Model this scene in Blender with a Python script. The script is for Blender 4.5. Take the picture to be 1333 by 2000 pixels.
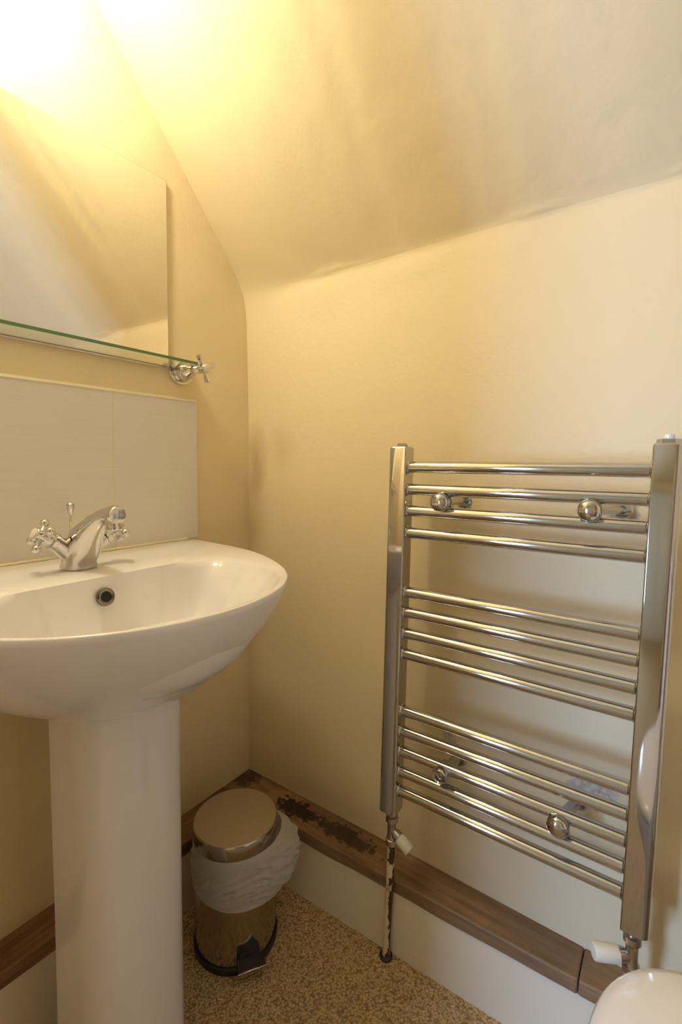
import bpy, bmesh, math, random
from mathutils import Vector, Matrix, noise
random.seed(4)
for o in list(bpy.data.objects): bpy.data.objects.remove(o)
S = bpy.context.scene
COL = S.collection

# ------------------------------------------------------------ camera
cam_d = bpy.data.cameras.new('camera'); cam = bpy.data.objects.new('camera', cam_d); COL.objects.link(cam)
RX = Vector((0.81622947, 0.57764782, 0.00961479))
RY = -Vector((0.04470789, -0.04656325, -0.99791436))
RZ = -Vector((-0.57599536, 0.81495697, -0.06383171))
CAMP = Vector((0.9425, -0.90, 1.019))
cam.matrix_world = Matrix((
    (RX.x, RY.x, RZ.x, CAMP.x), (RX.y, RY.y, RZ.y, CAMP.y), (RX.z, RY.z, RZ.z, CAMP.z), (0, 0, 0, 1)))
cam_d.sensor_fit = 'VERTICAL'; cam_d.sensor_height = 36; cam_d.lens = 927.614 / 2000 * 36
cam_d.shift_y = -0.0175; cam_d.clip_start = 0.02
S.camera = cam
# ------------------------------------------------------------ view
S.view_settings.view_transform = 'Standard'; S.view_settings.look = 'None'
S.view_settings.gamma = 1.0; S.view_settings.use_curve_mapping = False
S.view_settings.exposure = 0.11
# ------------------------------------------------------------ world and daylight
W = bpy.data.worlds.new('sky'); S.world = W; W.use_nodes = True
bg = W.node_tree.nodes['Background']; bg.inputs[0].default_value = (0.62, 0.80, 1.0, 1); bg.inputs[1].default_value = 2.0
DAY_POWER = 62.0
LAMP_STRENGTH = 118.0
WIN = (-0.25, 0.12, 0.35, 1.35)       # x0, x1, z0, z1 of the window in the rear wall
YR = -2.60                            # rear wall
XL = -0.85                             # left wall of the landing behind the camera
XR = 1.62                             # right wall
ld = bpy.data.lights.new('window_daylight', 'AREA'); ld.shape = 'RECTANGLE'
ld.size = WIN[1] - WIN[0] - 0.04; ld.size_y = WIN[3] - WIN[2] - 0.04; ld.energy = DAY_POWER; ld.color = (0.35, 0.55, 1.0)
lo = bpy.data.objects.new('window_daylight', ld); COL.objects.link(lo)
lo.location = ((WIN[0] + WIN[1]) / 2, YR - 0.10, (WIN[2] + WIN[3]) / 2)
lo.rotation_euler = (math.radians(90), 0, 0)       # shines along +y into the room

# ------------------------------------------------------------ materials
def new_mat(name):
    m = bpy.data.materials.new(name); m.use_nodes = True
    nt = m.node_tree; b = nt.nodes['Principled BSDF']
    return m, nt, b
def N(nt, t, **kw):
    n = nt.nodes.new(t)
    for k, v in kw.items():
        if k in n.inputs: n.inputs[k].default_value = v
        else: setattr(n, k, v)
    return n
def coords(nt, scale=(1, 1, 1)):
    tc = N(nt, 'ShaderNodeTexCoord'); mp = N(nt, 'ShaderNodeMapping'); mp.inputs['Scale'].default_value = scale
    nt.links.new(tc.outputs['Object'], mp.inputs[0]); return mp.outputs[0]
def ramp(nt, fac, stops):
    r = N(nt, 'ShaderNodeValToRGB'); el = r.color_ramp.elements
    while len(el) < len(stops): el.new(0.5)
    for e, (p, c) in zip(el, stops): e.position = p; e.color = (*c, 1) if len(c) == 3 else c
    nt.links.new(fac, r.inputs[0]); return r.outputs[0]
def nz(nt, co, scale, detail=4, rough=0.55):
    n = N(nt, 'ShaderNodeTexNoise'); n.inputs['Scale'].default_value = scale; n.inputs['Detail'].default_value = detail
    n.inputs['Roughness'].default_value = rough; nt.links.new(co, n.inputs['Vector']); return n.outputs[0]
def mix(nt, fac, a, b):
    m = N(nt, 'ShaderNodeMix', data_type='RGBA')
    for sock, v in ((m.inputs[0], fac), (m.inputs[6], a), (m.inputs[7], b)):
        if hasattr(v, 'links'): nt.links.new(v, sock)
        else: sock.default_value = v if not isinstance(v, tuple) or len(v) == 4 else (*v, 1)
    return m.outputs[2]
def math_(nt, op, a, b=0.0, c=None, clamp=False):
    m = N(nt, 'ShaderNodeMath', operation=op); m.use_clamp = clamp
    for i, v in enumerate((a, b) if c is None else (a, b, c)):
        if hasattr(v, 'links'): nt.links.new(v, m.inputs[i])
        else: m.inputs[i].default_value = v
    return m.outputs[0]
def bump(nt, b, h, strength, dist, prev=None):
    n = N(nt, 'ShaderNodeBump'); n.inputs['Strength'].default_value = strength; n.inputs['Distance'].default_value = dist
    nt.links.new(h, n.inputs['Height'])
    if prev is not None: nt.links.new(prev, n.inputs['Normal'])
    nt.links.new(n.outputs[0], b.inputs['Normal']); return n.outputs[0]
def blob(nt, co, c, r):
    """1 at point c falling to 0 at ellipsoid radii r"""
    m = N(nt, 'ShaderNodeMapping', vector_type='POINT')
    m.inputs['Location'].default_value = tuple(-c[i] / r[i] for i in range(3)); m.inputs['Scale'].default_value = tuple(1 / r[i] for i in range(3))
    nt.links.new(co, m.inputs[0])
    ln = N(nt, 'ShaderNodeVectorMath', operation='LENGTH'); nt.links.new(m.outputs[0], ln.inputs[0])
    return math_(nt, 'SUBTRACT', 1.0, ln.outputs['Value'], clamp=True)

WALL_COL = (0.85, 0.70, 0.435)
def plaster(name, stains=(), patches=()):
    m, nt, b = new_mat(name); co = coords(nt)
    big = nz(nt, co, 2.2, 3)
    col = mix(nt, ramp(nt, big, [(0.3, (0, 0, 0)), (0.7, (1, 1, 1))]), tuple(c * 0.965 for c in WALL_COL), WALL_COL)
    for c, r, s, colr in stains:
        f = blob(nt, co, c, r); f = math_(nt, 'MULTIPLY', f, math_(nt, 'ADD', nz(nt, co, 14, 3), 0.35)); f = math_(nt, 'MULTIPLY', f, s, clamp=True)
        col = mix(nt, f, col, colr)
    for c, r in patches:
        f = blob(nt, co, c, r)
        f = math_(nt, 'ADD', f, math_(nt, 'MULTIPLY', math_(nt, 'SUBTRACT', nz(nt, co, 45, 5, 0.7), 0.5), 1.6))
        f = ramp(nt, f, [(0.33, (0, 0, 0)), (0.37, (1, 1, 1))])
        pc = ramp(nt, nz(nt, co, 90, 4), [(0.35, (0.44, 0.37, 0.29)), (0.6, (0.72, 0.63, 0.50))])
        col = mix(nt, f, col, pc)
    # tiny specks
    vo = N(nt, 'ShaderNodeTexVoronoi'); vo.inputs['Scale'].default_value = 17; nt.links.new(co, vo.inputs['Vector'])
    sp = ramp(nt, vo.outputs['Distance'], [(0.0, (1, 1, 1)), (0.035, (0, 0, 0))])
    sel = ramp(nt, nz(nt, co, 5, 2), [(0.58, (0, 0, 0)), (0.6, (1, 1, 1))])
    spk = math_(nt, 'MULTIPLY', sp, sel)
    col = mix(nt, math_(nt, 'MULTIPLY', spk, 0.35), col, (0.35, 0.22, 0.1))
    nt.links.new(col, b.inputs['Base Color'])
    b.inputs['Roughness'].default_value = 0.62; b.inputs['Specular IOR Level'].default_value = 0.35
    p = bump(nt, b, nz(nt, co, 9, 4), 0.55, 0.006)
    p = bump(nt, b, nz(nt, co, 160, 3, 0.6), 0.40, 0.0008, p)
    # trowel scratches: thin ridges, strongest around the crease
    st = coords(nt, (6, 6, 16)); wn = N(nt, 'ShaderNodeTexNoise'); wn.inputs['Scale'].default_value = 3; wn.inputs['Detail'].default_value = 2; wn.inputs['Distortion'].default_value = 1.5
    nt.links.new(st, wn.inputs['Vector'])
    line = ramp(nt, wn.outputs[0], [(0.492, (0, 0, 0)), (0.5, (1, 1, 1)), (0.508, (0, 0, 0))])
    line = math_(nt, 'MULTIPLY', line, ramp(nt, nz(nt, co, 3.5, 2), [(0.55, (0, 0, 0)), (0.7, (1, 1, 1))]))
    bump(nt, b, line, 0.25, 0.001, p)
    return m
def simple(name, col, rough, metal=0.0, **kw):
    m, nt, b = new_mat(name); b.inputs['Base Color'].default_value = (*col, 1)
    b.inputs['Roughness'].default_value = rough; b.inputs['Metallic'].default_value = metal
    for k, v in kw.items(): b.inputs[k.replace('_', ' ')].default_value = v
    return m
M = {}
M['wall_back'] = plaster('cream_plaster_rail_wall',
    stains=[((0.03, 0, 1.03), (0.05, 1, 0.11), 0.75, (0.42, 0.27, 0.12)), ((0.12, 0, 1.06), (0.06, 1, 0.07), 0.35, (0.5, 0.34, 0.16)),
            ((0.35, 0, 0.20), (0.40, 1, 0.06), 0.3, (0.45, 0.32, 0.2))],
    patches=[((0.85, 0, 0.452), (0.062, 1, 0.05)), ((0.875, 0, 0.945), (0.035, 1, 0.03)), ((0.585, 0, 0.45), (0.028, 1, 0.035))])
M['wall'] = plaster('cream_plaster')
M['ceiling'] = plaster('cream_plaster_ceiling')
M['skirting'] = simple('magnolia_skirting_paint', (0.84, 0.75, 0.58), 0.42)
M['ceramic'] = simple('white_ceramic', (0.84, 0.80, 0.79), 0.19, Coat_Weight=0.3, Coat_Roughness=0.05)
M['toilet_ceramic'] = simple('toilet_ceramic', (0.90, 0.87, 0.90), 0.12, Coat_Weight=0.3, Coat_Roughness=0.05)
M['chrome'] = simple('polished_chrome', (0.56, 0.55, 0.54), 0.07, 1.0)
M['tap_chrome'] = simple('tap_chrome', (0.68, 0.67, 0.66), 0.09, 1.0)
M['dull_metal'] = simple('dull_plated_brass', (0.50, 0.45, 0.40), 0.30, 1.0)
M['cream_plastic'] = simple('cream_plastic', (0.80, 0.74, 0.60), 0.38)
M['white_plastic'] = simple('white_plastic', (0.82, 0.80, 0.77), 0.3)
M['black_plastic'] = simple('black_plastic', (0.012, 0.012, 0.012), 0.35)
M['hole_shade'] = simple('painted_hole_shade', (0.006, 0.006, 0.006), 0.6)
M['dark_ring'] = simple('tarnished_chrome', (0.22, 0.20, 0.18), 0.18, 1.0)
M['button'] = simple('ivory_button', (0.80, 0.74, 0.62), 0.2)
M['mirror'] = simple('silvered_mirror', (0.90, 0.89, 0.85), 0.0, 1.0)
M['mirror_edge'] = simple('mirror_ground_edge', (0.10, 0.065, 0.03), 0.4)
M['sealant'] = simple('cream_sealant', (0.82, 0.72, 0.52), 0.5)
M['door_wood'] = simple('brown_door_wood', (0.30, 0.13, 0.045), 0.4)
M['frame_paint'] = simple('white_gloss_paint', (0.75, 0.75, 0.72), 0.3)

# brushed lid metal
m, nt, b = new_mat('brushed_steel'); co = coords(nt, (1, 1, 1)); M['brushed'] = m
b.inputs['Base Color'].default_value = (0.55, 0.50, 0.44, 1); b.inputs['Metallic'].default_value = 1; b.inputs['Roughness'].default_value = 0.38
bump(nt, b, nz(nt, co, 300, 2), 0.05, 0.0005)
m, nt, b = new_mat('bin_steel'); co = coords(nt); M['bin_steel'] = m
b.inputs['Base Color'].default_value = (0.46, 0.42, 0.37, 1); b.inputs['Metallic'].default_value = 1; b.inputs['Roughness'].default_value = 0.13
# towel rail post: chrome with worn patches
# tile with fine linen lines
m, nt, b = new_mat('linen_tile'); M['tile'] = m
co = coords(nt, (1, 6, 260)); t1 = nz(nt, co, 1.0, 3, 0.6)
co2 = coords(nt, (1, 260, 6)); t2 = nz(nt, co2, 1.0, 2)
h = math_(nt, 'ADD', t1, math_(nt, 'MULTIPLY', t2, 0.35))
nt.links.new(ramp(nt, t1, [(0.35, (0.78, 0.72, 0.66)), (0.65, (0.80, 0.75, 0.69))]), b.inputs['Base Color'])
b.inputs['Roughness'].default_value = 0.42; bump(nt, b, h, 0.22, 0.0005)
# carpet
m, nt, b = new_mat('loop_carpet'); M['carpet'] = m
rot = N(nt, 'ShaderNodeMapping'); tc = N(nt, 'ShaderNodeTexCoord'); nt.links.new(tc.outputs['Object'], rot.inputs[0])
rot.inputs['Rotation'].default_value = (0, 0, math.radians(35))
vo = N(nt, 'ShaderNodeTexVoronoi'); vo.inputs['Scale'].default_value = 215; vo.inputs['Randomness'].default_value = 0.8; nt.links.new(rot.outputs[0], vo.inputs['Vector'])
hgt = math_(nt, 'SUBTRACT', 1.0, vo.outputs['Distance'])
yarn_gap_shade = ramp(nt, vo.outputs['Distance'], [(0.15, (0.80, 0.60, 0.35)), (0.5, (0.66, 0.47, 0.25)), (0.8, (0.38, 0.26, 0.13))])  # shade in the gaps between loops is put into the colour
tone = ramp(nt, nz(nt, rot.outputs[0], 60, 3), [(0.3, (0.82, 0.8, 0.78)), (0.7, (1.08, 1.05, 1.02))])
mm = N(nt, 'ShaderNodeMix', data_type='RGBA', blend_type='MULTIPLY'); mm.inputs[0].default_value = 1
nt.links.new(yarn_gap_shade, mm.inputs[6]); nt.links.new(tone, mm.inputs[7]); nt.links.new(mm.outputs[2], b.inputs['Base Color'])
b.inputs['Roughness'].default_value = 0.95; b.inputs['Specular IOR Level'].default_value = 0.1
bump(nt, b, hgt, 0.9, 0.004)
# wood boards (grain along x or y)
def wood(name, sc, marks=(), base=((0.20, 0.11, 0.05), (0.38, 0.235, 0.12))):
    m, nt, b = new_mat(name); co = coords(nt, sc)
    g = nz(nt, co, 5, 6, 0.65)
    col = ramp(nt, g, [(0.3, base[0]), (0.7, base[1])])
    oc = coords(nt)
    blot = ramp(nt, nz(nt, oc, 7, 3), [(0.4, (0.75, 0.75, 0.75)), (0.65, (1.1, 1.1, 1.1))])
    mm = N(nt, 'ShaderNodeMix', data_type='RGBA', blend_type='MULTIPLY'); mm.inputs[0].default_value = 1
    nt.links.new(col, mm.inputs[6]); nt.links.new(blot, mm.inputs[7]); col = mm.outputs[2]
    for c, r, colr, s in marks:
        f = blob(nt, oc, c, r)
        f = math_(nt, 'ADD', f, math_(nt, 'MULTIPLY', math_(nt, 'SUBTRACT', nz(nt, oc, 60, 4, 0.65), 0.5), 1.8))
        f = ramp(nt, f, [(0.30, (0, 0, 0)), (0.42, (s, s, s))])
        col = mix(nt, f, col, colr)
    nt.links.new(col, b.inputs['Base Color']); b.inputs['Roughness'].default_value = 0.55
    bump(nt, b, g, 0.3, 0.001); return m
M['board_back'] = wood('old_board_wood', (1.2, 16, 16),
    marks=[((0.17, -0.035, 0.165), (0.09, 0.045, 0.5), (0.45, 0.27, 0.11), 0.6), ((0.215, -0.042, 0.165), (0.095, 0.040, 0.5), (0.035, 0.02, 0.012), 1.0),
           ((0.35, -0.040, 0.165), (0.12, 0.036, 0.5), (0.05, 0.028, 0.015), 0.9), ((0.02, -0.03, 0.165), (0.06, 0.05, 0.5), (0.06, 0.035, 0.018), 0.8),
           ((0.83, -0.04, 0.165), (0.22, 0.03, 0.5), (0.22, 0.14, 0.10), 0.4)])
M['board_left'] = wood('old_board_wood_left', (16, 1.2, 16), base=((0.16, 0.08, 0.035), (0.34, 0.20, 0.10)))
# chipped pipe paint
m, nt, b = new_mat('chipped_pipe_paint'); co = coords(nt); M['pipe'] = m
st = coords(nt, (60, 60, 22)); f = nz(nt, st, 1.0, 4, 0.6)
sd = N(nt, 'ShaderNodeSeparateXYZ'); nt.links.new(co, sd.inputs[0])
f = math_(nt, 'ADD', f, math_(nt, 'MULTIPLY', sd.outputs[0], 22.0))
f = ramp(nt, f, [(0.66, (0, 0, 0)), (0.69, (1, 1, 1))])
nt.links.new(mix(nt, f, (0.74, 0.62, 0.42), (0.06, 0.028, 0.014)), b.inputs['Base Color']); b.inputs['Roughness'].default_value = 0.5
bump(nt, b, f, 0.5, 0.0008)
# glass (thin shelf)
m, nt, b = new_mat('green_edge_glass'); M['glass'] = m
b.inputs['Base Color'].default_value = (0.93, 0.98, 0.95, 1); b.inputs['Transmission Weight'].default_value = 1; b.inputs['Roughness'].default_value = 0.0; b.inputs['IOR'].default_value = 1.45
m, nt, b = new_mat('ground_green_glass_edge'); M['glass_edge'] = m
b.inputs['Base Color'].default_value = (0.13, 0.26, 0.10, 1); b.inputs['Transmission Weight'].default_value = 0.25; b.inputs['Roughness'].default_value = 0.25; b.inputs['IOR'].default_value = 1.45
m, nt, b = new_mat('window_glass'); M['pane'] = m
out = nt.nodes['Material Output']; tr = N(nt, 'ShaderNodeBsdfTransparent'); gl = N(nt, 'ShaderNodeBsdfGlossy'); gl.inputs['Roughness'].default_value = 0.02
ms = N(nt, 'ShaderNodeMixShader'); ms.inputs[0].default_value = 0.06; nt.links.new(tr.outputs[0], ms.inputs[1]); nt.links.new(gl.outputs[0], ms.inputs[2]); nt.links.new(ms.outputs[0], out.inputs[0])
# bin liner plastic
m, nt, b = new_mat('thin_white_plastic'); M['liner'] = m
out = nt.nodes['Material Output']; co = coords(nt)
tr = N(nt, 'ShaderNodeBsdfTransparent'); tl = N(nt, 'ShaderNodeBsdfTranslucent'); tl.inputs[0].default_value = (0.85, 0.82, 0.78, 1)
b.inputs['Base Color'].default_value = (0.80, 0.77, 0.73, 1); b.inputs['Roughness'].default_value = 0.35
a = N(nt, 'ShaderNodeMixShader'); a.inputs[0].default_value = 0.3; nt.links.new(b.outputs[0], a.inputs[1]); nt.links.new(tl.outputs[0], a.inputs[2])
c = N(nt, 'ShaderNodeMixShader'); c.inputs[0].default_value = 0.26; nt.links.new(a.outputs[0], c.inputs[1]); nt.links.new(tr.outputs[0], c.inputs[2]); nt.links.new(c.outputs[0], out.inputs[0])
st = coords(nt, (10, 10, 60)); bump(nt, b, nz(nt, st, 1.5, 5, 0.6), 0.6, 0.004)
# lamp glass
m, nt, b = new_mat('lit_opal_glass'); M['opal'] = m
b.inputs['Base Color'].default_value = (0.9, 0.86, 0.8, 1); b.inputs['Emission Color'].default_value = (1.0, 0.955, 0.75, 1); b.inputs['Emission Strength'].default_value = LAMP_STRENGTH

# ------------------------------------------------------------ mesh builder
class MB:
    def __init__(s): s.v = []; s.f = []; s.m = []
    def add(s, vs, fs, mi=0):
        o = len(s.v); s.v += [Vector(v) for v in vs]; s.f += [tuple(i + o for i in f) for f in fs]; s.m += [mi] * len(fs); return s
    def box(s, a, b, mi=0):
        x0, y0, z0 = a; x1, y1, z1 = b
        return s.add([(x0, y0, z0), (x1, y0, z0), (x1, y1, z0), (x0, y1, z0), (x0, y0, z1), (x1, y0, z1), (x1, y1, z1), (x0, y1, z1)],
                     [(0, 3, 2, 1), (4, 5, 6, 7), (0, 1, 5, 4), (1, 2, 6, 5), (2, 3, 7, 6), (3, 0, 4, 7)], mi)
    def loft(s, rings, cap0=True, cap1=True, mi=0, closed=True):
        n = len(rings[0]); vs = [p for r in rings for p in r]; fs = []
        for i in range(len(rings) - 1):
            for j in range(n if closed else n - 1):
                k = (j + 1) % n; fs.append((i * n + j, i * n + k, (i + 1) * n + k, (i + 1) * n + j))
        if cap0: fs.append(tuple(range(n - 1, -1, -1)))
        if cap1: fs.append(tuple((len(rings) - 1) * n + j for j in range(n)))
        return s.add(vs, fs, mi)
    def tube(s, pts, rad, seg=20, cap=True, mi=0, flat=1.0):
        pts = [Vector(p) for p in pts]
        if not hasattr(rad, '__len__'): rad = [rad] * len(pts)
        rings = []; up = None
        for i, p in enumerate(pts):
            d = (pts[min(i + 1, len(pts) - 1)] - pts[max(i - 1, 0)]).normalized()
            if up is None: up = Vector((0, 1, 0)) if abs(d.y) < 0.9 else Vector((0, 0, 1))
            a = (up - d * up.dot(d)).normalized(); c = d.cross(a); up = a
            rings.append([p + (a * math.cos(t) * flat + c * math.sin(t)) * rad[i] for t in [2 * math.pi * k / seg for k in range(seg)]])
        return s.loft(rings, cap, cap, mi)
    def lathe(s, prof, org, axis=(0, 0, 1), seg=40, mi=0, cap=True):
        """prof: list of (radius, height along axis)"""
        ax = Vector(axis).normalized(); u = Vector((0, 0, 1)) if abs(ax.z) < 0.9 else Vector((1, 0, 0))
        a = (u - ax * u.dot(ax)).normalized(); c = ax.cross(a); org = Vector(org)
        rings = [[org + ax * h + (a * math.cos(t) + c * math.sin(t)) * r for t in [2 * math.pi * k / seg for k in range(seg)]] for r, h in prof]
        return s.loft(rings, cap, cap, mi)
    def sphere(s, c, r, seg=20, mi=0, sc=(1, 1, 1)):
        n = seg // 2; c = Vector(c)
        rings = [[c + Vector((r * sc[0] * math.sin(math.pi * i / n) * math.cos(2 * math.pi * k / seg), r * sc[1] * math.sin(math.pi * i / n) * math.sin(2 * math.pi * k / seg), -r * sc[2] * math.cos(math.pi * i / n))) for k in range(seg)] for i in range(1, n)]
        return s.loft(rings, True, True, mi)
    def build(s, name, mats, parent=None, smooth=True, angle=35, bevel=0, bseg=2, sub=0, label=None):
        loc = parent.matrix_basis.translation.copy() if parent is not None and parent.parent is None else (Vector(parent['_o']) if parent is not None else Vector())
        me = bpy.data.meshes.new(name); me.from_pydata([tuple(v - loc) for v in s.v], [], s.f)
        mats = mats if isinstance(mats, (list, tuple)) else [mats]
        for m in mats: me.materials.append(m)
        me.polygons.foreach_set('material_index', s.m)
        bm = bmesh.new(); bm.from_mesh(me); bmesh.ops.remove_doubles(bm, verts=bm.verts, dist=1e-6)
        bmesh.ops.recalc_face_normals(bm, faces=bm.faces); bm.to_mesh(me); bm.free()
        if smooth:
            for p in me.polygons: p.use_smooth = True
            me.set_sharp_from_angle(angle=math.radians(angle))
        o = bpy.data.objects.new(name, me); COL.objects.link(o)
        if parent is not None: o.parent = parent
        ORG[o.name] = loc
        if bevel:
            md = o.modifiers.new('bevel', 'BEVEL'); md.width = bevel; md.segments = bseg; md.limit_method = 'ANGLE'; md.angle_limit = math.radians(40)
            md.harden_normals = False
        if sub:
            md = o.modifiers.new('sub', 'SUBSURF'); md.levels = sub; md.render_levels = sub
        if label: o['label'] = label
        return o
ORG = {}
# sub-parts sit under a part whose own origin is its thing's origin
def build_sub(mb, name, mats, part, **kw):
    o = mb.build(name, mats, None, **kw)
    loc = ORG[part.name]
    for v in o.data.vertices: v.co -= loc
    o.parent = part; ORG[o.name] = loc
    return o
def thing(name, label, cat, loc, group=None):
    o = bpy.data.objects.new(name, None); COL.objects.link(o); o.location = loc; o.empty_display_size = 0.05
    o.matrix_basis = Matrix.Translation(loc)
    o['label'] = label; o['category'] = cat
    if group: o['group'] = group
    return o
def tag(o, label, cat, group=None):
    o['label'] = label; o['category'] = cat
    if group: o['group'] = group
    return o
def struct(o, label=None):
    o['kind'] = 'structure'
    if label: o['label'] = label
    return o

# ------------------------------------------------------------ the room
ZC = 1.455; SL = 1.12; ZTOP = 2.25
def crease_k(x): return 0.006 + 0.028 * math.exp(-(x / 0.12) ** 2) + 0.003 * noise.noise(Vector((x * 5, 3, 1)))
def back_y(x, z):
    zc = ZC + 0.006 * noise.noise(Vector((x * 4, 0.3, 7))) + 0.003 * noise.noise(Vector((x * 22, 0.3, 7)))
    a = (z - zc) / SL; k = crease_k(x)
    y = -(a + math.sqrt(a * a + k * k)) / 2 + 0.0
    y += 0.0035 * noise.noise(Vector((x * 3.1, z * 3.1, 2.0))) * min(1, z / 0.4)
    # slight swelling under the crease, as hand-applied plaster has
    y -= 0.0028 * math.exp(-((z - zc - 0.004) / 0.006) ** 2) * max(0, 0.2 + 1.6 * noise.noise(Vector((x * 9, 4, z * 30)))) * min(1, x / 0.2)
    y -= 0.003 * math.exp(-((z - zc + 0.03) / 0.03) ** 2) * (0.5 + noise.noise(Vector((x * 7, 1, 1))))
    return y
def grid(fn, us, vs, mi=0):
    mb = MB(); n = len(us)
    mb.add([fn(u, v) for v in vs for u in us], [(j * n + i, j * n + i + 1, (j + 1) * n + i + 1, (j + 1) * n + i) for j in range(len(vs) - 1) for i in range(n - 1)])
    return mb
def lin(a, b, n): return [a + (b - a) * i / n for i in range(n + 1)]
xs = [-0.02] + lin(0.0, 0.2, 20)[1:] + lin(0.2, XR, 90)[1:]
zs = lin(0, 1.36, 60) + lin(1.36, ZC, 24)[1:]
struct(grid(lambda x, z: (x, back_y(x, z), z), xs, zs).build('wall_back', M['wall_back'], angle=80))
zs2 = lin(ZC, 1.56, 26) + lin(1.56, ZTOP, 44)[1:]
cb = grid(lambda x, z: (x, back_y(x, z), z), xs, zs2)
yk = back_y(0.8, ZTOP)
cb.add([(XL, yk - 0.0, ZTOP), (XR, yk, ZTOP), (XR, YR - 0.02, ZTOP), (XL, YR - 0.02, ZTOP)], [(0, 1, 2, 3)])
struct(cb.build('ceiling', M['ceiling'], angle=80))
def left_x(y, z): return 0.0025 * noise.noise(Vector((y * 3, z * 3, 9.0))) + 0.004 * math.exp(-((z - 0.9) / 0.3) ** 2) * math.exp(y / 0.15)
struct(grid(lambda y, z: (left_x(y, z), y, z), lin(0.02, -1.16, 60), lin(0, ZTOP + 0.02, 110)).build('wall_left', M['wall'], angle=80))
struct(MB().box((XR, YR - 0.05, 0), (XR + 0.06, 0.05, ZTOP + 0.05)).build('wall_right', M['wall'], smooth=False))
rw = MB(); t = 0.12
rw.box((XL - 0.05, YR - t, 0), (WIN[0], YR, ZTOP + 0.05)).box((WIN[1], YR - t, 0), (XR + 0.05, YR, ZTOP + 0.05))
rw.box((WIN[0], YR - t, 0), (WIN[1], YR, WIN[2])).box((WIN[0], YR - t, WIN[3]), (WIN[1], YR, ZTOP + 0.05))
struct(rw.build('wall_rear', M['wall'], smooth=False))
fl = MB().add([(XL - 0.05, 0.05, 0), (XL - 0.05, YR - 0.15, 0), (XR + 0.05, YR - 0.15, 0), (XR + 0.05, 0.05, 0)], [(0, 1, 2, 3)])
struct(fl.build('floor', M['carpet'], smooth=False))
struct(MB().box((XL - 0.05, -1.24, 0), (0.355, -1.15, ZTOP + 0.02)).build('wall_light_blocker', M['wall'], smooth=False))  # unseen partition, added to keep window light off the basin side
struct(MB().box((XL - 0.06, YR - 0.05, 0), (XL, -1.16, ZTOP + 0.02)).build('wall_landing', M['wall'], smooth=False))
# window
wr = struct(thing('window_1', 'narrow white framed window behind the camera', 'window', (WIN[0], YR - 0.06, WIN[2])))
del wr['category']
fr = MB(); w = 0.025; y0, y1 = YR - 0.09, YR - 0.05
fr.box((WIN[0], y0, WIN[2]), (WIN[0] + w, y1, WIN[3])).box((WIN[1] - w, y0, WIN[2]), (WIN[1], y1, WIN[3]))
fr.box((WIN[0] + w, y0, WIN[2]), (WIN[1] - w, y1, WIN[2] + w)).box((WIN[0] + w, y0, WIN[3] - w), (WIN[1] - w, y1, WIN[3]))
fr.box((WIN[0] + w, y0, 0.86), (WIN[1] - w, y1, 0.88)).build('window_frame', M['frame_paint'], wr, smooth=False)
MB().box((WIN[0] + w, YR - 0.072, WIN[2] + w), (WIN[1] - w, YR - 0.068, WIN[3] - w)).build('window_pane', M['pane'], wr, smooth=False)
# brown wooden door in the right wall
dr = struct(thing('door_1', 'brown wooden door in the right wall', 'door', (XR, -1.2, 0))); del dr['category']
d = MB().box((XR - 0.03, -1.60, 0.005), (XR - 0.004, -0.86, 2.0)); 
for z0_, z1_ in ((0.15, 0.9), (1.05, 1.85)):
    for yy in (-1.52, -1.19): d.box((XR - 0.036, yy, z0_), (XR - 0.03, yy + 0.25, z1_))
d.build('door_panel', M['door_wood'], dr, bevel=0.003)
MB().lathe([(0.012, 0), (0.012, 0.03), (0.026, 0.04), (0.028, 0.055), (0.015, 0.066)], (XR - 0.03, -0.92, 1.0), (-1, 0, 0)).build('door_handle', M['chrome'], dr)
f_ = MB().box((XR - 0.02, -0.86, 0), (XR - 0.001, -0.78, 2.08)).box((XR - 0.02, -1.68, 0), (XR - 0.001, -1.60, 2.08)).box((XR - 0.02, -1.60, 2.0), (XR - 0.001, -0.86, 2.08))
f_.build('door_frame', M['door_wood'], dr, bevel=0.003)

d2 = struct(thing('door_reflector', 'white door added in the unseen rear wall as a pale reflector', 'door', (0.9, YR, 0))); del d2['category']  # unseen door, added so the rails have something pale to reflect
d = MB().box((0.52, YR + 0.003, 0.005), (1.30, YR + 0.03, 2.0))
for z0_, z1_ in ((0.15, 0.9), (1.05, 1.85)):
    for xx in (0.61, 0.95): d.box((xx, YR + 0.03, z0_), (xx + 0.26, YR + 0.036, z1_))
d.build('door_panel', M['frame_paint'], d2, bevel=0.003)
f_ = MB().box((0.45, YR + 0.001, 0), (0.52, YR + 0.02, 2.07)).box((1.30, YR + 0.001, 0), (1.37, YR + 0.02, 2.07)).box((0.52, YR + 0.001, 2.0), (1.30, YR + 0.02, 2.07))
f_.build('door_frame', M['frame_paint'], d2, bevel=0.003)

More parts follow.
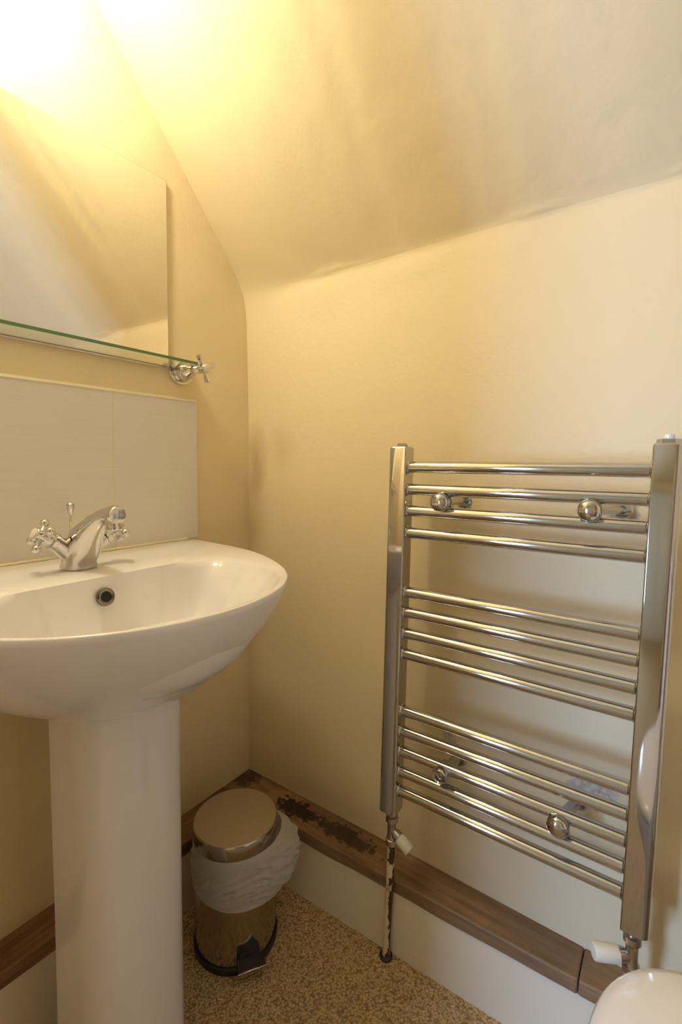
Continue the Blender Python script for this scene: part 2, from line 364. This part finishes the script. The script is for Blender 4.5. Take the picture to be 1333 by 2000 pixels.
# boxed skirting with old boards on top
def skf(x): return -0.0945 + 0.0375 * x
TB = 0.165; TH = 0.028
sk = MB(); xs_ = lin(0.09, XR - 0.001, 30)
sk.loft([[(x, 0.01, 0), (x, skf(x), 0), (x, skf(x) + 0.001, TB - TH), (x, 0.01, TB - TH)] for x in xs_])
struct(sk.build('baseboard_back', M['skirting'], smooth=False))
def lz(y): return 0.006 * min(1, max(0, (-y - 0.3) / 0.25))
def lf(y): return 0.078 + 0.03 * (y + 0.28)
sl = MB().loft([[(-0.01, y, 0), (lf(y) - 0.004, y, 0), (lf(y) - 0.004, y, TB - TH + lz(y)), (-0.01, y, TB - TH + lz(y))] for y in lin(0.0, -1.149, 20)])
struct(sl.build('baseboard_left', M['skirting'], smooth=False))
def board(pts, name, mat):
    mb = MB().loft(pts); return struct(mb.build(name, mat, bevel=0.003, angle=30))
def wob(x, s): return 0.0022 * noise.noise(Vector((x * 9, s, 0.5)))
board([[(x, 0.006, TB - TH), (x, skf(x) - 0.003 + wob(x, 1), TB - TH + wob(x, 2)), (x, skf(x) - 0.002 + wob(x, 1), TB + wob(x, 3)), (x, 0.006, TB)] for x in lin(0.0, 0.845, 60)], 'trim_1', M['board_back'])
board([[(x, 0.006, TB - TH), (x, skf(x) - 0.003 + wob(x, 1), TB - TH + wob(x, 2)), (x, skf(x) - 0.002 + wob(x, 1), TB + wob(x, 3)), (x, 0.006, TB)] for x in lin(0.8465, XR - 0.001, 50)], 'trim_2', M['board_back'])
board([[(-0.006, y, TB - TH + lz(y)), (lf(y) + wob(y, 5), y, TB - TH + lz(y) + wob(y, 6)), (lf(y) - 0.001 + wob(y, 5), y, TB + lz(y) + wob(y, 7)), (-0.006, y, TB + lz(y))] for y in lin(-0.094, -1.149, 70)], 'trim_3', M['board_left'])

# ------------------------------------------------------------ wash basin
YC = -0.505; ZR = 0.839
bas = thing('pedestal_basin', 'white ceramic pedestal wash basin on the left under the mirror', 'wash basin', (0.26, YC, 0))
half = [(0.011, 0.0), (0.011, 0.309), (0.06, 0.3075), (0.12, 0.305), (0.18, 0.2985), (0.232, 0.290), (0.29, 0.270), (0.344, 0.244), (0.395, 0.2125), (0.436, 0.177), (0.472, 0.128), (0.492, 0.078), (0.501, 0.035), (0.503, 0.0)]
inner = [(0.205, 0.0), (0.205, 0.14), (0.207, 0.175), (0.216, 0.197), (0.240, 0.214), (0.285, 0.222), (0.33, 0.216), (0.380, 0.197), (0.424, 0.165), (0.459, 0.122), (0.481, 0.071), (0.491, 0.03), (0.493, 0.0)]
def radial(poly, c, th):
    """distance from c to the half outline mirrored, along angle th"""
    d = (math.cos(th), abs(math.sin(th))); best = 0
    for (x0, y0), (x1, y1) in zip(poly[:-1], poly[1:]):
        ex, ey = x1 - x0, y1 - y0; den = d[0] * ey - d[1] * ex
        if abs(den) < 1e-12: continue
        px, py = x0 - c, y0
        t_ = (px * ey - py * ex) / den; s_ = (px * d[1] - py * d[0]) / den
        if t_ > 0 and -1e-6 <= s_ <= 1 + 1e-6: best = max(best, t_)
    return best
CX = 0.30
corner = math.atan2(0.309, 0.011 - CX)
base_t = [2 * math.pi * k / 144 for k in range(144)]
angs = sorted(base_t + [corner, 2 * math.pi - corner])
def smooth_list(l, w=2, skip=True):
    n = len(l); out_ = []
    for i in range(n): out_.append(sum(l[(i + k) % n] for k in range(-w, w + 1)) / (2 * w + 1))
    return out_
Ro = [radial(half, CX, a) for a in angs]; Ri = [radial(inner, CX, a) for a in angs]
Ros = smooth_list(Ro, 2); Ro = [o if math.cos(a) < -0.45 else s_ for o, s_, a in zip(Ro, Ros, angs)]
Ri = smooth_list(Ri, 1)
def rg(rad, z, zf=None): return [(CX + r * math.cos(a), YC + r * math.sin(a), (z if zf is None else z + zf(a))) for r, a in zip(rad, angs)]
XP = 0.26
def under(s_, z, xc=XP):
    o = []
    for r, a in zip(Ro, angs):
        x = CX + r * math.cos(a); y = r * math.sin(a)
        nx = xc + s_ * (x - xc) if x > xc else xc + (x - xc) * (0.55 + 0.45 * s_)
        o.append((nx, YC + s_ * y, z))
    return o
bb = MB(); rings = []
D, p_, q_, s0 = 0.172, 1.5, 1.3, 0.28
prof = []
for i in range(26):
    s_ = s0 + (0.998 - s0) * math.sin(math.pi / 2 * i / 25) ** 1
    prof.append((s_, ZR - 0.005 - D * max(0, 1 - ((s_ - s0) / (1 - s0)) ** p_) ** (1 / q_)))
rings.append(under(0.05, ZR - D - 0.006))
for s_, z in prof: rings.append(under(s_, z))
rings.append(rg([r - 0.0006 for r in Ro], ZR - 0.0015)); rings.append(rg([r - 0.002 for r in Ro], ZR)); rings.append(rg([r - 0.004 for r in Ro], ZR + 0.0002))
# land between rim and bowl (dished sides), then the bowl
dish = lambda a: -0.010 * max(0.0, math.sin(a) ** 2 - 0.15) if math.cos(a) > -0.55 else 0.0
for f_i in (0.35, 0.7, 0.93):
    rings.append(rg([ro * (1 - f_i) - 0.004 * (1 - f_i) + ri * f_i for ro, ri in zip(Ro, Ri)], ZR - 0.0005, lambda a, q=f_i: dish(a) * q ** 2))
rings.append(rg(Ri, ZR - 0.003, dish))
BC = 0.325
for k, dz in ((0.965, 0.012), (0.93, 0.03), (0.88, 0.06), (0.80, 0.09), (0.66, 0.112), (0.45, 0.124), (0.2, 0.130), (0.06, 0.133)):
    ring = []
    for r, a in zip(Ri, angs):
        x = CX + r * math.cos(a); y = r * math.sin(a); sidef = 1 - (0.26 * min(1, max(0, (math.cos(a) + 0.55) / 0.6)) - 0.04) * (1 - (1 - min(1, dz / 0.09)) ** 2) * abs(math.sin(a)) ** 2
        kk = k
        ring.append((BC + (x - BC) * (kk + (0.02 if math.cos(a) < 0 and k > .7 else 0)), YC + y * kk * sidef, ZR - 0.003 - dz + dish(a) * max(0, 1 - dz / 0.05)))
    rings.append(ring)
bb.loft(rings)
bb.build('basin', M['ceramic'], bas, angle=50)
# pedestal: rounded front, short straight sides running back
pd = MB(); pr = []
for z, sc_ in ((0.0, 1.04), (0.02, 1.03), (0.05, 1.0), (0.30, 0.985), (0.60, 0.99), (0.68, 1.01), (0.73, 1.03)):
    ring = []; hw = 0.079 * sc_; xf = 0.248
    n = 40
    for i in range(n + 1):
        a = -math.pi / 2 + math.pi * i / n
        ca, sa = math.cos(a), math.sin(a)
        ring.append((xf + 0.082 * sc_ * abs(ca) ** 0.80, YC + hw * (abs(sa) ** 0.85) * (1 if sa > 0 else -1), z))
    ring.append((0.172, YC + hw * 0.98, z)); ring.append((0.172, YC - hw * 0.98, z))
    pr.append(ring)
pd.loft(pr); pd.build('pedestal', M['ceramic'], bas, angle=40)
# overflow ring on the bowl's rear wall; a black disc paints the hole's shade
ox, oz = 0.2165, 0.806
ov = MB().lathe([(0.0085, 0.0), (0.0085, 0.004), (0.0115, 0.0055), (0.0142, 0.004), (0.0145, 0.0)], (ox - 0.001, YC - 0.008, oz), (1, 0, 0.28), cap=False).build('overflow_ring', M['dark_ring'], bas, label='tarnished round overflow ring')
MB().lathe([(0.009, 0.0), (0.009, 0.0022)], (ox - 0.001, YC - 0.008, oz), (1, 0, 0.28)).build('overflow_shade_disc', M['hole_shade'], bas, label='black disc painting the shade of the overflow hole')
MB().lathe([(0.021, 0), (0.021, 0.002), (0.015, 0.003), (0.014, 0.001)], (BC, YC, ZR - 0.135), (0, 0, 1)).build('drain', M['tap_chrome'], bas, label='chrome drain')

# ------------------------------------------------------------ tap
TX = 0.118; TZ = ZR + 0.0004
tap = thing('mixer_tap', 'chrome mixer tap with two cross handles standing on the basin', 'tap', (TX, YC, TZ))
tb = MB()
sp = [((0.118, TZ), 0.0285), ((0.118, TZ + 0.004), 0.0285), ((0.121, TZ + 0.012), 0.0265), ((0.126, TZ + 0.024), 0.029), ((0.134, TZ + 0.038), 0.0325), ((0.147, TZ + 0.053), 0.030),
      ((0.162, TZ + 0.066), 0.024), ((0.180, TZ + 0.080), 0.0185), ((0.197, TZ + 0.090), 0.0145), ((0.214, TZ + 0.096), 0.0132), ((0.228, TZ + 0.0975), 0.0132)]
tdir = [0, 0, 8, 16, 30, 42, 50, 58, 66, 80, 90]
rings = []
for ((x, z), r), td in zip(sp, tdir):
    a = math.radians(td); n1 = Vector((math.cos(a), 0, -math.sin(a)))
    wid = 1.0 if z < TZ + 0.03 else 0.86
    rings.append([Vector((x, YC, z)) + n1 * math.cos(t_) * r * (0.95 if td > 20 else 1) + Vector((0, 1, 0)) * math.sin(t_) * r * wid for t_ in [2 * math.pi * k / 28 for k in range(28)]])
tb.loft(rings)
for s_ in (-1, 1):   # shoulders carrying the valves
    tb.tube([(0.122, YC + s_ * 0.008, TZ + 0.026), (0.124, YC + s_ * 0.022, TZ + 0.034), (0.126, YC + s_ * 0.034, TZ + 0.043), (0.127, YC + s_ * 0.040, TZ + 0.048)], [0.019, 0.0165, 0.0135, 0.0125], 22)
tb.build('tap_body', M['tap_chrome'], tap, angle=60)
MB().lathe([(0.0138, 0), (0.0142, 0.001), (0.0142, 0.013), (0.013, 0.0155), (0.010, 0.0165)], (0.228, YC, TZ + 0.0975), (1, 0, -0.03)).build('spout_cap', M['tap_chrome'], tap)
MB().lathe([(0.0125, 0), (0.0125, 0.014), (0.0135, 0.0145), (0.0135, 0.019), (0.012, 0.0205)], (0.230, YC, TZ + 0.093), (0.12, 0, -1)).build('aerator', M['tap_chrome'], tap)
rod = MB().tube([(0.092, YC, TZ + 0.006), (0.094, YC, TZ + 0.084)], 0.0019, 12)
rod.lathe([(0.0019, 0.0), (0.0042, 0.009), (0.0062, 0.019), (0.0064, 0.022), (0.0050, 0.0235)], (0.094, YC, TZ + 0.084)); rod.lathe([(0.005, 0), (0.005, 0.004), (0.003, 0.006)], (0.092, YC, TZ - 0.0003))
rod.build('pop_up_rod', M['tap_chrome'], tap)
def cross_handle(parent, org, axis, rot, arm, ball, scale=1.0, names=('handle', 'handle_button')):
    ax = Vector(axis).normalized(); org = Vector(org)
    u = Vector((0, 0, 1)); a = (u - ax * u.dot(ax)).normalized(); c = ax.cross(a)
    hb = MB()
    hb.lathe([(0.0105 * scale, -0.010), (0.0108 * scale, -0.004), (0.0085 * scale, 0.0), (0.0085 * scale, 0.008), (0.0105 * scale, 0.011), (0.0108 * scale, 0.014), (0.0095 * scale, 0.0155)], org, ax, 28)
    for k in range(4):
        t_ = rot + k * math.pi / 2; d_ = a * math.cos(t_) + c * math.sin(t_); o_ = org + ax * 0.0045
        if ball:
            hb.tube([o_ + d_ * 0.006, o_ + d_ * 0.010, o_ + d_ * 0.013, o_ + d_ * (arm - 0.004)], [0.0045, 0.0048, 0.0030, 0.0032], 14)
            hb.sphere(o_ + d_ * arm, ball, 20)
        else:
            hb.tube([o_ + d_ * 0.004, o_ + d_ * 0.009, o_ + d_ * arm * 0.6, o_ + d_ * arm * 0.9, o_ + d_ * arm, o_ + d_ * (arm + 0.0022)], [0.0052, 0.0036, 0.0044, 0.0064, 0.0062, 0.003], 14)
    h_ = build_sub(hb, names[0], M['tap_chrome'], parent, angle=50) if parent.parent is not None else hb.build(names[0], M['tap_chrome'], parent, angle=50)
    bt = MB().lathe([(0.0088 * scale, 0.0152), (0.0088 * scale, 0.0168), (0.007 * scale, 0.0178), (0.001, 0.0182)], org, ax, 28)
    return h_, bt
for s_, rot in ((-1, 0.45), (1, 0.35)):
    ax = Vector((0.0, s_ * 0.86, 0.5))
    o_ = Vector((0.128, YC + s_ * 0.046, TZ + 0.052))
    v = MB().lathe([(0.0132, -0.008), (0.0140, -0.004), (0.0140, 0.0), (0.0105, 0.002), (0.0095, 0.008), (0.0110, 0.010)], o_, ax, 28)
    vo_ = v.build('valve_neck', M['tap_chrome'], tap)
    h_, bt = cross_handle(tap, o_ + ax.normalized() * 0.014, ax, rot, 0.0235, 0.0070)
    build_sub(bt, 'handle_button', M['button'], h_, label='ivory handle button')

# ------------------------------------------------------------ splashback
spb = thing('tiled_splashback', 'cream linen-textured tile splashback on the left wall above the basin', 'splashback', (0.0, YC, ZR + 0.0008))
for y0, y1 in ((-0.1735, -0.3780), (-0.3798, -0.6100), (-0.6118, -0.8366)):
    MB().box((-0.004, y1, ZR + 0.0008), (0.0100, y0, 1.1585)).build('tile', M['tile'], spb, bevel=0.0012)
for yg in (-0.3799, -0.6119): MB().box((-0.004, yg, ZR + 0.0008), (0.0093, yg + 0.002, 1.158)).build('grout_joint', M['sealant'], spb)
MB().loft([[(0.0095, y, ZR + 0.0006), (0.0135, y, ZR + 0.0006), (0.0125, y, ZR + 0.002), (0.0102, y, ZR + 0.0042), (0.0095, y, ZR + 0.0042)] for y in lin(-0.205, -0.805, 8)]).build('sealant_bead', M['sealant'], spb)
MB().loft([[(-0.004, y, 1.1585), (0.0102, y, 1.1575), (0.0115, y, 1.1600), (0.0095, y, 1.1645), (0.003, y, 1.1665), (-0.004, y, 1.1665)] for y in lin(-0.174, -0.8366, 8)]).build('sealant_bead', M['sealant'], spb)

# ------------------------------------------------------------ mirror
def mrect(x, e): return [(x, -0.7635 + e, 1.2345 + e), (x, -0.2465 - e, 1.2345 + e), (x, -0.2465 - e, 1.6295 - e), (x, -0.7635 + e, 1.6295 - e)]
mr = MB().loft([mrect(0.0035, 0), mrect(0.0070, 0), mrect(0.0085, 0.0014)], cap1=False, mi=1)
mr.add(mrect(0.0085, 0.0014), [(0, 1, 2, 3)], 0)      # silvered front, ground edges
mo = mr.build('wall_mirror', [M['mirror'], M['mirror_edge']], None, smooth=False)
tag(mo, 'frameless rectangular mirror on the left wall above the glass shelf', 'mirror')

# ------------------------------------------------------------ glass shelf
sh = thing('glass_shelf', 'thin glass shelf with green edge under the mirror, held by a chrome cross-handled bracket', 'shelf', (0.0, YC, 1.228))
gs = MB().box((0.0035, -0.785, 1.2280), (0.090, -0.232, 1.2338)); gs.m = [0, 0, 1, 1, 1, 0]
gs.build('shelf_panel', [M['glass'], M['glass_edge']], sh, smooth=False)
for yb in (-0.2115, -0.8055):
    br = MB().lathe([(0.031, 0.0), (0.032, 0.003), (0.0305, 0.006), (0.0265, 0.0065), (0.0262, 0.011), (0.024, 0.013), (0.0225, 0.022), (0.017, 0.034), (0.0105, 0.042), (0.0085, 0.047), (0.0105, 0.050), (0.0105, 0.053)], (0.001, yb, 1.2270), (1, 0, 0), 36)
    br.tube([(0.050, yb, 1.2270), (0.062, yb + (0.009 if yb > -0.5 else -0.009), 1.2275)], 0.007, 16)
    br.box((0.012, min(yb, yb + (-0.030 if yb > -0.5 else 0.030)), 1.2228), (0.040, max(yb, yb + (-0.030 if yb > -0.5 else 0.030)), 1.2279))
    bo = br.build('bracket', M['tap_chrome'], sh)
    h_, bt = cross_handle(bo, (0.066, yb + (0.009 if yb > -0.5 else -0.009), 1.2275), (1, 0, 0), 0.40, 0.0295, 0, 0.95, ('cross_handle', 'handle_button'))
    build_sub(bt, 'handle_button', M['button'], bo, label='ivory handle button')

# ------------------------------------------------------------ towel radiator
YB = -0.087
def sx(z): return -0.0148 * (1.03 - z)     # the old rail hangs slightly out of plumb
rad = thing('towel_radiator', 'chrome ladder towel radiator hung on the wall, right of the basin', 'towel radiator', (0.70, YB, 0.33))
bars = [1.014, 0.972, 0.931, 0.889, 0.773, 0.7335, 0.692, 0.651, 0.5355, 0.4945, 0.453, 0.411, 0.3705]
def post(x0, x1, rl, rr):
    mb = MB(); rings = []
    def sec(z, e):
        o = []
        yf, yb_ = YB - 0.018, YB + 0.020
        X0, X1 = x0 + sx(z) + e, x1 + sx(z) - e
        for cx_, cy_, r_, a0 in ((X0 + rl, yf + rl + e, rl, 180), (X1 - rr, yf + rr + e, rr, 270), (X1 - 0.006, yb_ - 0.006 - e, 0.006, 0), (X0 + 0.006, yb_ - 0.006 - e, 0.006, 90)):
            for k in range(7):
                a = math.radians(a0 + 15 * k); o.append((cx_ + r_ * math.cos(a), cy_ + r_ * math.sin(a), z))
        return o
    for z, e in ((0.318, 0.007), (0.323, 0.0), (0.5, 0), (0.8, 0), (1.049, 0.0), (1.052, 0.002)): rings.append(sec(z, e))
    mb.loft(rings); return mb
post(0.4915, 0.5275, 0.006, 0.0025).build('post', M['chrome'], rad)
post(0.9130, 0.9500, 0.0025, 0.011).build('post', M['chrome'], rad)
for z in bars:
    mb = MB().tube([(0.5275 + sx(z) - 0.003, YB, z), (0.913 + sx(z) + 0.003, YB, z)], 0.0108, 28)
    for xx, s_ in ((0.5275 + sx(z), 1), (0.913 + sx(z), -1)):   # weld collar
        mb.lathe([(0.0128, 0), (0.0122, 0.0012), (0.0108, 0.0025)], (xx, YB, z), (s_, 0, 0), 28)
    mb.build('rail', M['chrome'], rad)
for xk, zk, lo_ in ((0.5975, 0.9515, (0.602, 0.950)), (0.838, 0.952, (0.872, 0.948)), (0.611, 0.4475, (0.606, 0.425)), (0.812, 0.4425, (0.826, 0.430))):
    low = zk < 0.6; hollow = low and xk < 0.7
    kb = MB()
    a0 = Vector((xk, YB - 0.012, zk)); a1 = Vector((lo_[0], 0.0, lo_[1]))
    if hollow: prof_ = [(0.012, 0.0), (0.0145, 0.003), (0.0145, 0.013), (0.0125, 0.016), (0.0095, 0.0145), (0.0085, 0.009), (0.004, 0.0085), (0.004, 0.011), (0.002, 0.0112)]
    else: prof_ = [(0.013, -0.001), (0.0165, 0.002), (0.0175, 0.008), (0.0165, 0.0135), (0.0135, 0.0165), (0.0085, 0.0188), (0.003, 0.0198)]
    kb.lathe(prof_, a0 + Vector((0, 0.003, 0)), (0, -1, 0), 32)
    kb.lathe([(0.0105, 0.0), (0.0105, 0.018), (0.014, 0.019), (0.014, 0.025), (0.010, 0.026)], a0, (0, 1, 0), 28)
    st_ = a0 + Vector((0, 0.022, 0))
    kb.tube([st_, a1], 0.0088, 20)
    ko = kb.build('bracket', M['chrome'], rad)
    build_sub(MB().lathe([(0.0165, 0.0), (0.0165, 0.004), (0.013, 0.0075)], a1 + Vector((0, 0.001, 0)), (0, -1, 0), 28), 'wall_flange', M['chrome'], ko)
# end plugs on top of the posts
MB().lathe([(0.0125, 0), (0.0125, 0.003), (0.0105, 0.0035), (0.0105, 0.0062), (0.008, 0.007)], (0.5105, YB, 1.0519), (0, 0, 1), 6).build('end_plug', M['dull_metal'], rad, angle=20)
MB().lathe([(0.0150, 0), (0.0150, 0.0055), (0.0130, 0.0065)], (0.9315, YB, 1.0519), (0, 0, 1), 6).build('bleed_valve', M['chrome'], rad, angle=20)
MB().lathe([(0.0065, 0), (0.0065, 0.005), (0.0055, 0.0062)], (0.9315, YB, 1.0583), (0, 0, 1), 20).build('bleed_cap', M['white_plastic'], rad, label='white plastic bleed cap')
# valves
def valve(x, zt, axis, cap_r, tilt, L):
    ax = Vector(axis).normalized(); vb = MB()
    vb.lathe([(0.0085, 0.0), (0.0085, -0.008), (0.0125, -0.009), (0.0125, -0.019), (0.0105, -0.021), (0.0085, -0.026), (0.0088, -0.05), (0.0098, -0.056), (0.0118, -0.057), (0.0118, -0.068), (0.0095, -0.070)], (x, YB, zt), (0, 0, 1), 24)
    jo = Vector((x, YB, zt - 0.043))
    if ax.z < -0.2: jo.z += 0.006
    vb.lathe([(0.0065, 0.0), (0.0085, 0.008), (0.0105, 0.012), (0.0105, 0.024)], jo, ax, 24)
    v = vb.build('valve', M['dull_metal'], rad, angle=40, label='tarnished valve body')
    build_sub(MB().lathe([(cap_r, 0.020), (cap_r * 1.02, 0.021), (cap_r * 0.97, 0.020 + L - 0.002), (cap_r * 0.86, 0.020 + L), (0.002, 0.0205 + L)], jo, ax, 28), 'valve_cap', M['cream_plastic'], v, angle=40, label='cream plastic valve cap')
valve(0.5020, 0.3185, (0.82, -0.05, -0.50), 0.0115, 0, 0.029)
valve(0.9185, 0.3185, (-0.86, -0.50, 0.02), 0.0125, 0, 0.036)

# pipes feeding the rail
p1 = MB().tube([(0.5015, YB, 0.2495), (0.4995, YB, 0.16), (0.4955, YB - 0.001, 0.05), (0.494, YB - 0.001, 0.001)], 0.0078, 20)
pr_ = thing('painted_pipe', 'chipped cream painted pipe rising from the carpet to the rail, beside the bin', 'pipe', (0.494, YB, 0.0))
p1.build('pipe_tube', M['pipe'], pr_)
MB().lathe([(0.0085, 0.0), (0.0135, 0.0), (0.0135, 0.004), (0.0085, 0.007)], (0.494, YB - 0.001, 0.0), (0, 0, 1), 24, cap=False).build('floor_collar', simple('dark_rubber_collar', (0.03, 0.022, 0.015), 0.6), pr_, label='dark collar at the carpet')
p2 = MB().tube([(0.9175, YB, 0.2495), (0.916, YB, 0.16), (0.914, YB, 0.001)], 0.0078, 20)
tag(p2.build('painted_pipe', M['cream_plastic']), 'cream painted pipe at the right end of the rail, behind the toilet lid', 'pipe')

# ------------------------------------------------------------ pedal bin
BX, BY = 0.206, -0.236
pb = thing('pedal_bin', 'small round steel pedal bin on the carpet in the corner', 'bin', (BX, BY, 0))
MB().lathe([(0.080, 0.0006), (0.0875, 0.0006), (0.0885, 0.004), (0.0885, 0.013), (0.086, 0.015)], (BX, BY, 0), seg=72).build('base_ring', M['black_plastic'], pb, label='black plastic base ring')
MB().lathe([(0.0845, 0.012), (0.0855, 0.016), (0.0855, 0.238), (0.083, 0.2385), (0.083, 0.20)], (BX, BY, 0), seg=72, cap=False).build('bin_body', M['bin_steel'], pb)
lid = MB().lathe([(0.084, 0.2390), (0.0865, 0.2385), (0.0872, 0.2400), (0.0872, 0.264), (0.0865, 0.2665), (0.085, 0.2675)], (BX, BY, 0), seg=72, cap=False)
lo_ = lid.build('lid_band', M['bin_steel'], pb, angle=60)
MB().lathe([(0.0853, 0.2670), (0.0848, 0.2682), (0.05, 0.2696), (0.001, 0.2700)], (BX, BY, 0), seg=72).build('lid', M['brushed'], pb, angle=60, label='brushed flat lid')
# pedal towards the camera
pdv = Vector((0.72, -0.69, 0)).normalized(); pdv = Vector((0.84, -0.54, 0)).normalized(); pn = Vector((-pdv.y, pdv.x, 0))
def pp(r, w_, z): v = Vector((BX, BY, z)) + pdv * (r - 0.012) + pn * (w_ + 0.013); return v
hs = MB(); 
def prism(mb, quads):
    mb.loft(quads)
prism(hs, [[pp(0.078, -0.026, 0.002), pp(0.078, 0.026, 0.002), pp(0.078, 0.014, 0.070), pp(0.078, -0.018, 0.064)],
           [pp(0.092, -0.027, 0.002), pp(0.092, 0.027, 0.002), pp(0.088, 0.012, 0.070), pp(0.088, -0.016, 0.062)],
           [pp(0.108, -0.026, 0.002), pp(0.108, 0.026, 0.002), pp(0.098, 0.020, 0.040), pp(0.098, -0.021, 0.038)]])
hs.build('pedal_housing', M['black_plastic'], pb, bevel=0.002, label='black plastic pedal housing')
pl = MB(); prism(pl, [[pp(0.096, -0.027, 0.026), pp(0.096, 0.027, 0.026), pp(0.096, 0.027, 0.032), pp(0.096, -0.027, 0.032)],
                      [pp(0.120, -0.028, 0.019), pp(0.120, 0.028, 0.019), pp(0.120, 0.028, 0.026), pp(0.120, -0.028, 0.026)]])
pe = pl.build('pedal', M['black_plastic'], pb, bevel=0.0015, label='black foot pedal')
tr_ = MB(); prism(tr_, [[pp(0.1195, -0.0285, 0.017), pp(0.1195, 0.0285, 0.017), pp(0.1195, 0.0285, 0.0262), pp(0.1195, -0.0285, 0.0262)],
                        [pp(0.1225, -0.0285, 0.017), pp(0.1225, 0.0285, 0.017), pp(0.1225, 0.0285, 0.0262), pp(0.1225, -0.0285, 0.0262)]])
build_sub(tr_, 'pedal_trim', M['chrome'], pe, bevel=0.0008, label='bright metal pedal edge')
# liner folded over the rim
ln = MB(); rows = 44; seg = 150; rings = []
flare = math.atan2(0.75, 0.80)     # the loose side, towards the corner wall and right
for i in range(rows + 1):
    t_ = i / rows; ring = []
    for k in range(seg):
        a = 2 * math.pi * k / seg; da = math.cos(a - flare)
        fl_ = max(0.0, da) ** 3
        front = 0.5 + 0.5 * math.cos(a - math.atan2(-0.67, 0.74))
        zt = 0.2375 + 0.004 * fl_; zb = 0.172 - 0.042 * front - 0.006 * math.sin(2 * a + 1)
        if t_ < 0.9: z = zt + (zb - zt) * (t_ / 0.9)
        else: z = zb + 0.003 * (t_ - 0.9) / 0.1
        bulge = math.sin(math.pi * min(1, t_ / 0.9)) ** 0.7
        fr_ = max(0.0, math.sin(math.pi * min(1, 0.02 + t_ * 0.97))) ** 0.45
        r = 0.0866 + 0.0022 * bulge + 0.003 * max(0.0, t_ - 0.3) + 0.036 * fl_ * fr_
        sl_ = z * 55 + 3.2 * math.sin(a - flare) + 2.0 * math.cos(a * 1.5)      # folds hang diagonally from the loose side
        nv = 1 - abs(noise.noise(Vector((math.cos(a) * 1.2, math.sin(a) * 1.2, sl_ * 1.3)))) * 3.0
        nv2 = noise.noise(Vector((math.cos(a) * 7, math.sin(a) * 7, sl_ * 2)))
        r += (0.0040 * max(0, nv) + 0.0022 * nv2) * (bulge + 0.05) * (1 + 2.4 * fl_)
        if t_ > 0.9: r = r + (0.0866 - r) * ((t_ - 0.9) / 0.1)
        ring.append((BX + max(r, 0.0863) * math.cos(a), BY + max(r, 0.0863) * math.sin(a), z))
    rings.append(ring)
ln.loft(rings, False, False)
tag(ln.build('bin_liner', M['liner'], angle=70), 'crumpled thin white plastic bag folded over the rim of the steel bin', 'bin liner')

# ------------------------------------------------------------ toilet
TXC, TYC = 1.083, -0.410
to = thing('toilet', 'white toilet with its lid closed, at the bottom right corner', 'toilet', (1.25, TYC, 0))
def egg(cx_, cy_, hw, nose, tail, z, n=64, sc_=1.0):
    o = []
    for k in range(n):
        a = 2 * math.pi * k / n; ca, sa = math.cos(a), math.sin(a)
        L_ = tail if ca > 0 else nose
        pw = 0.667
        o.append((cx_ + sc_ * L_ * (abs(ca) ** pw) * (1 if ca > 0 else -1), cy_ + sc_ * hw * (abs(sa) ** 0.667) * (1 if sa > 0 else -1), z))
    return o
ldm = MB().loft([egg(TXC, TYC, 0.184, 0.190, 0.26, 0.408), egg(TXC, TYC, 0.188, 0.194, 0.262, 0.412), egg(TXC, TYC, 0.188, 0.194, 0.262, 0.418), egg(TXC, TYC, 0.185, 0.190, 0.26, 0.4245), egg(TXC, TYC, 0.174, 0.179, 0.25, 0.4305), egg(TXC, TYC, 0.145, 0.148, 0.22, 0.4365), egg(TXC, TYC, 0.09, 0.09, 0.16, 0.4415), egg(TXC, TYC, 0.03, 0.03, 0.06, 0.443)])
ldm.build('toilet_lid', M['toilet_ceramic'], to, angle=60)
MB().loft([egg(TXC, TYC, 0.180, 0.190, 0.25, 0.388), egg(TXC, TYC, 0.184, 0.194, 0.255, 0.392), egg(TXC, TYC, 0.184, 0.194, 0.255, 0.404), egg(TXC, TYC, 0.180, 0.190, 0.25, 0.4075)]).build('toilet_seat', M['toilet_ceramic'], to, angle=40)
MB().loft([egg(TXC + 0.08, TYC, 0.115, 0.14, 0.22, 0.0), egg(TXC + 0.07, TYC, 0.11, 0.13, 0.22, 0.06), egg(TXC + 0.05, TYC, 0.12, 0.13, 0.22, 0.2), egg(TXC + 0.02, TYC, 0.155, 0.165, 0.24, 0.3), egg(TXC, TYC, 0.178, 0.188, 0.26, 0.370), egg(TXC, TYC, 0.178, 0.188, 0.26, 0.3875)]).build('toilet_bowl', M['toilet_ceramic'], to, angle=60)
MB().box((1.40, TYC - 0.19, 0.372), (XR - 0.006, TYC + 0.19, 0.76)).build('cistern', M['toilet_ceramic'], to, bevel=0.02, bseg=4)
MB().box((1.392, TYC - 0.198, 0.7605), (XR - 0.006, TYC + 0.198, 0.79)).build('cistern_lid', M['toilet_ceramic'], to, bevel=0.008, bseg=3)

# ------------------------------------------------------------ wall lamp above the mirror (out of frame, it lights the room)
LY, LZ = -0.655, 1.845
lp = thing('wall_lamp', 'lit opal globe lamp on the left wall above the mirror', 'lamp', (0.0, LY, LZ))
MB().lathe([(0.045, 0.0), (0.045, 0.008), (0.03, 0.014), (0.012, 0.016), (0.010, 0.107)], (0.001, LY, LZ), (1, 0, 0)).build('wall_plate', M['tap_chrome'], lp)
MB().sphere((0.155, LY, LZ), 0.050, 32).build('lamp_globe', M['opal'], lp)
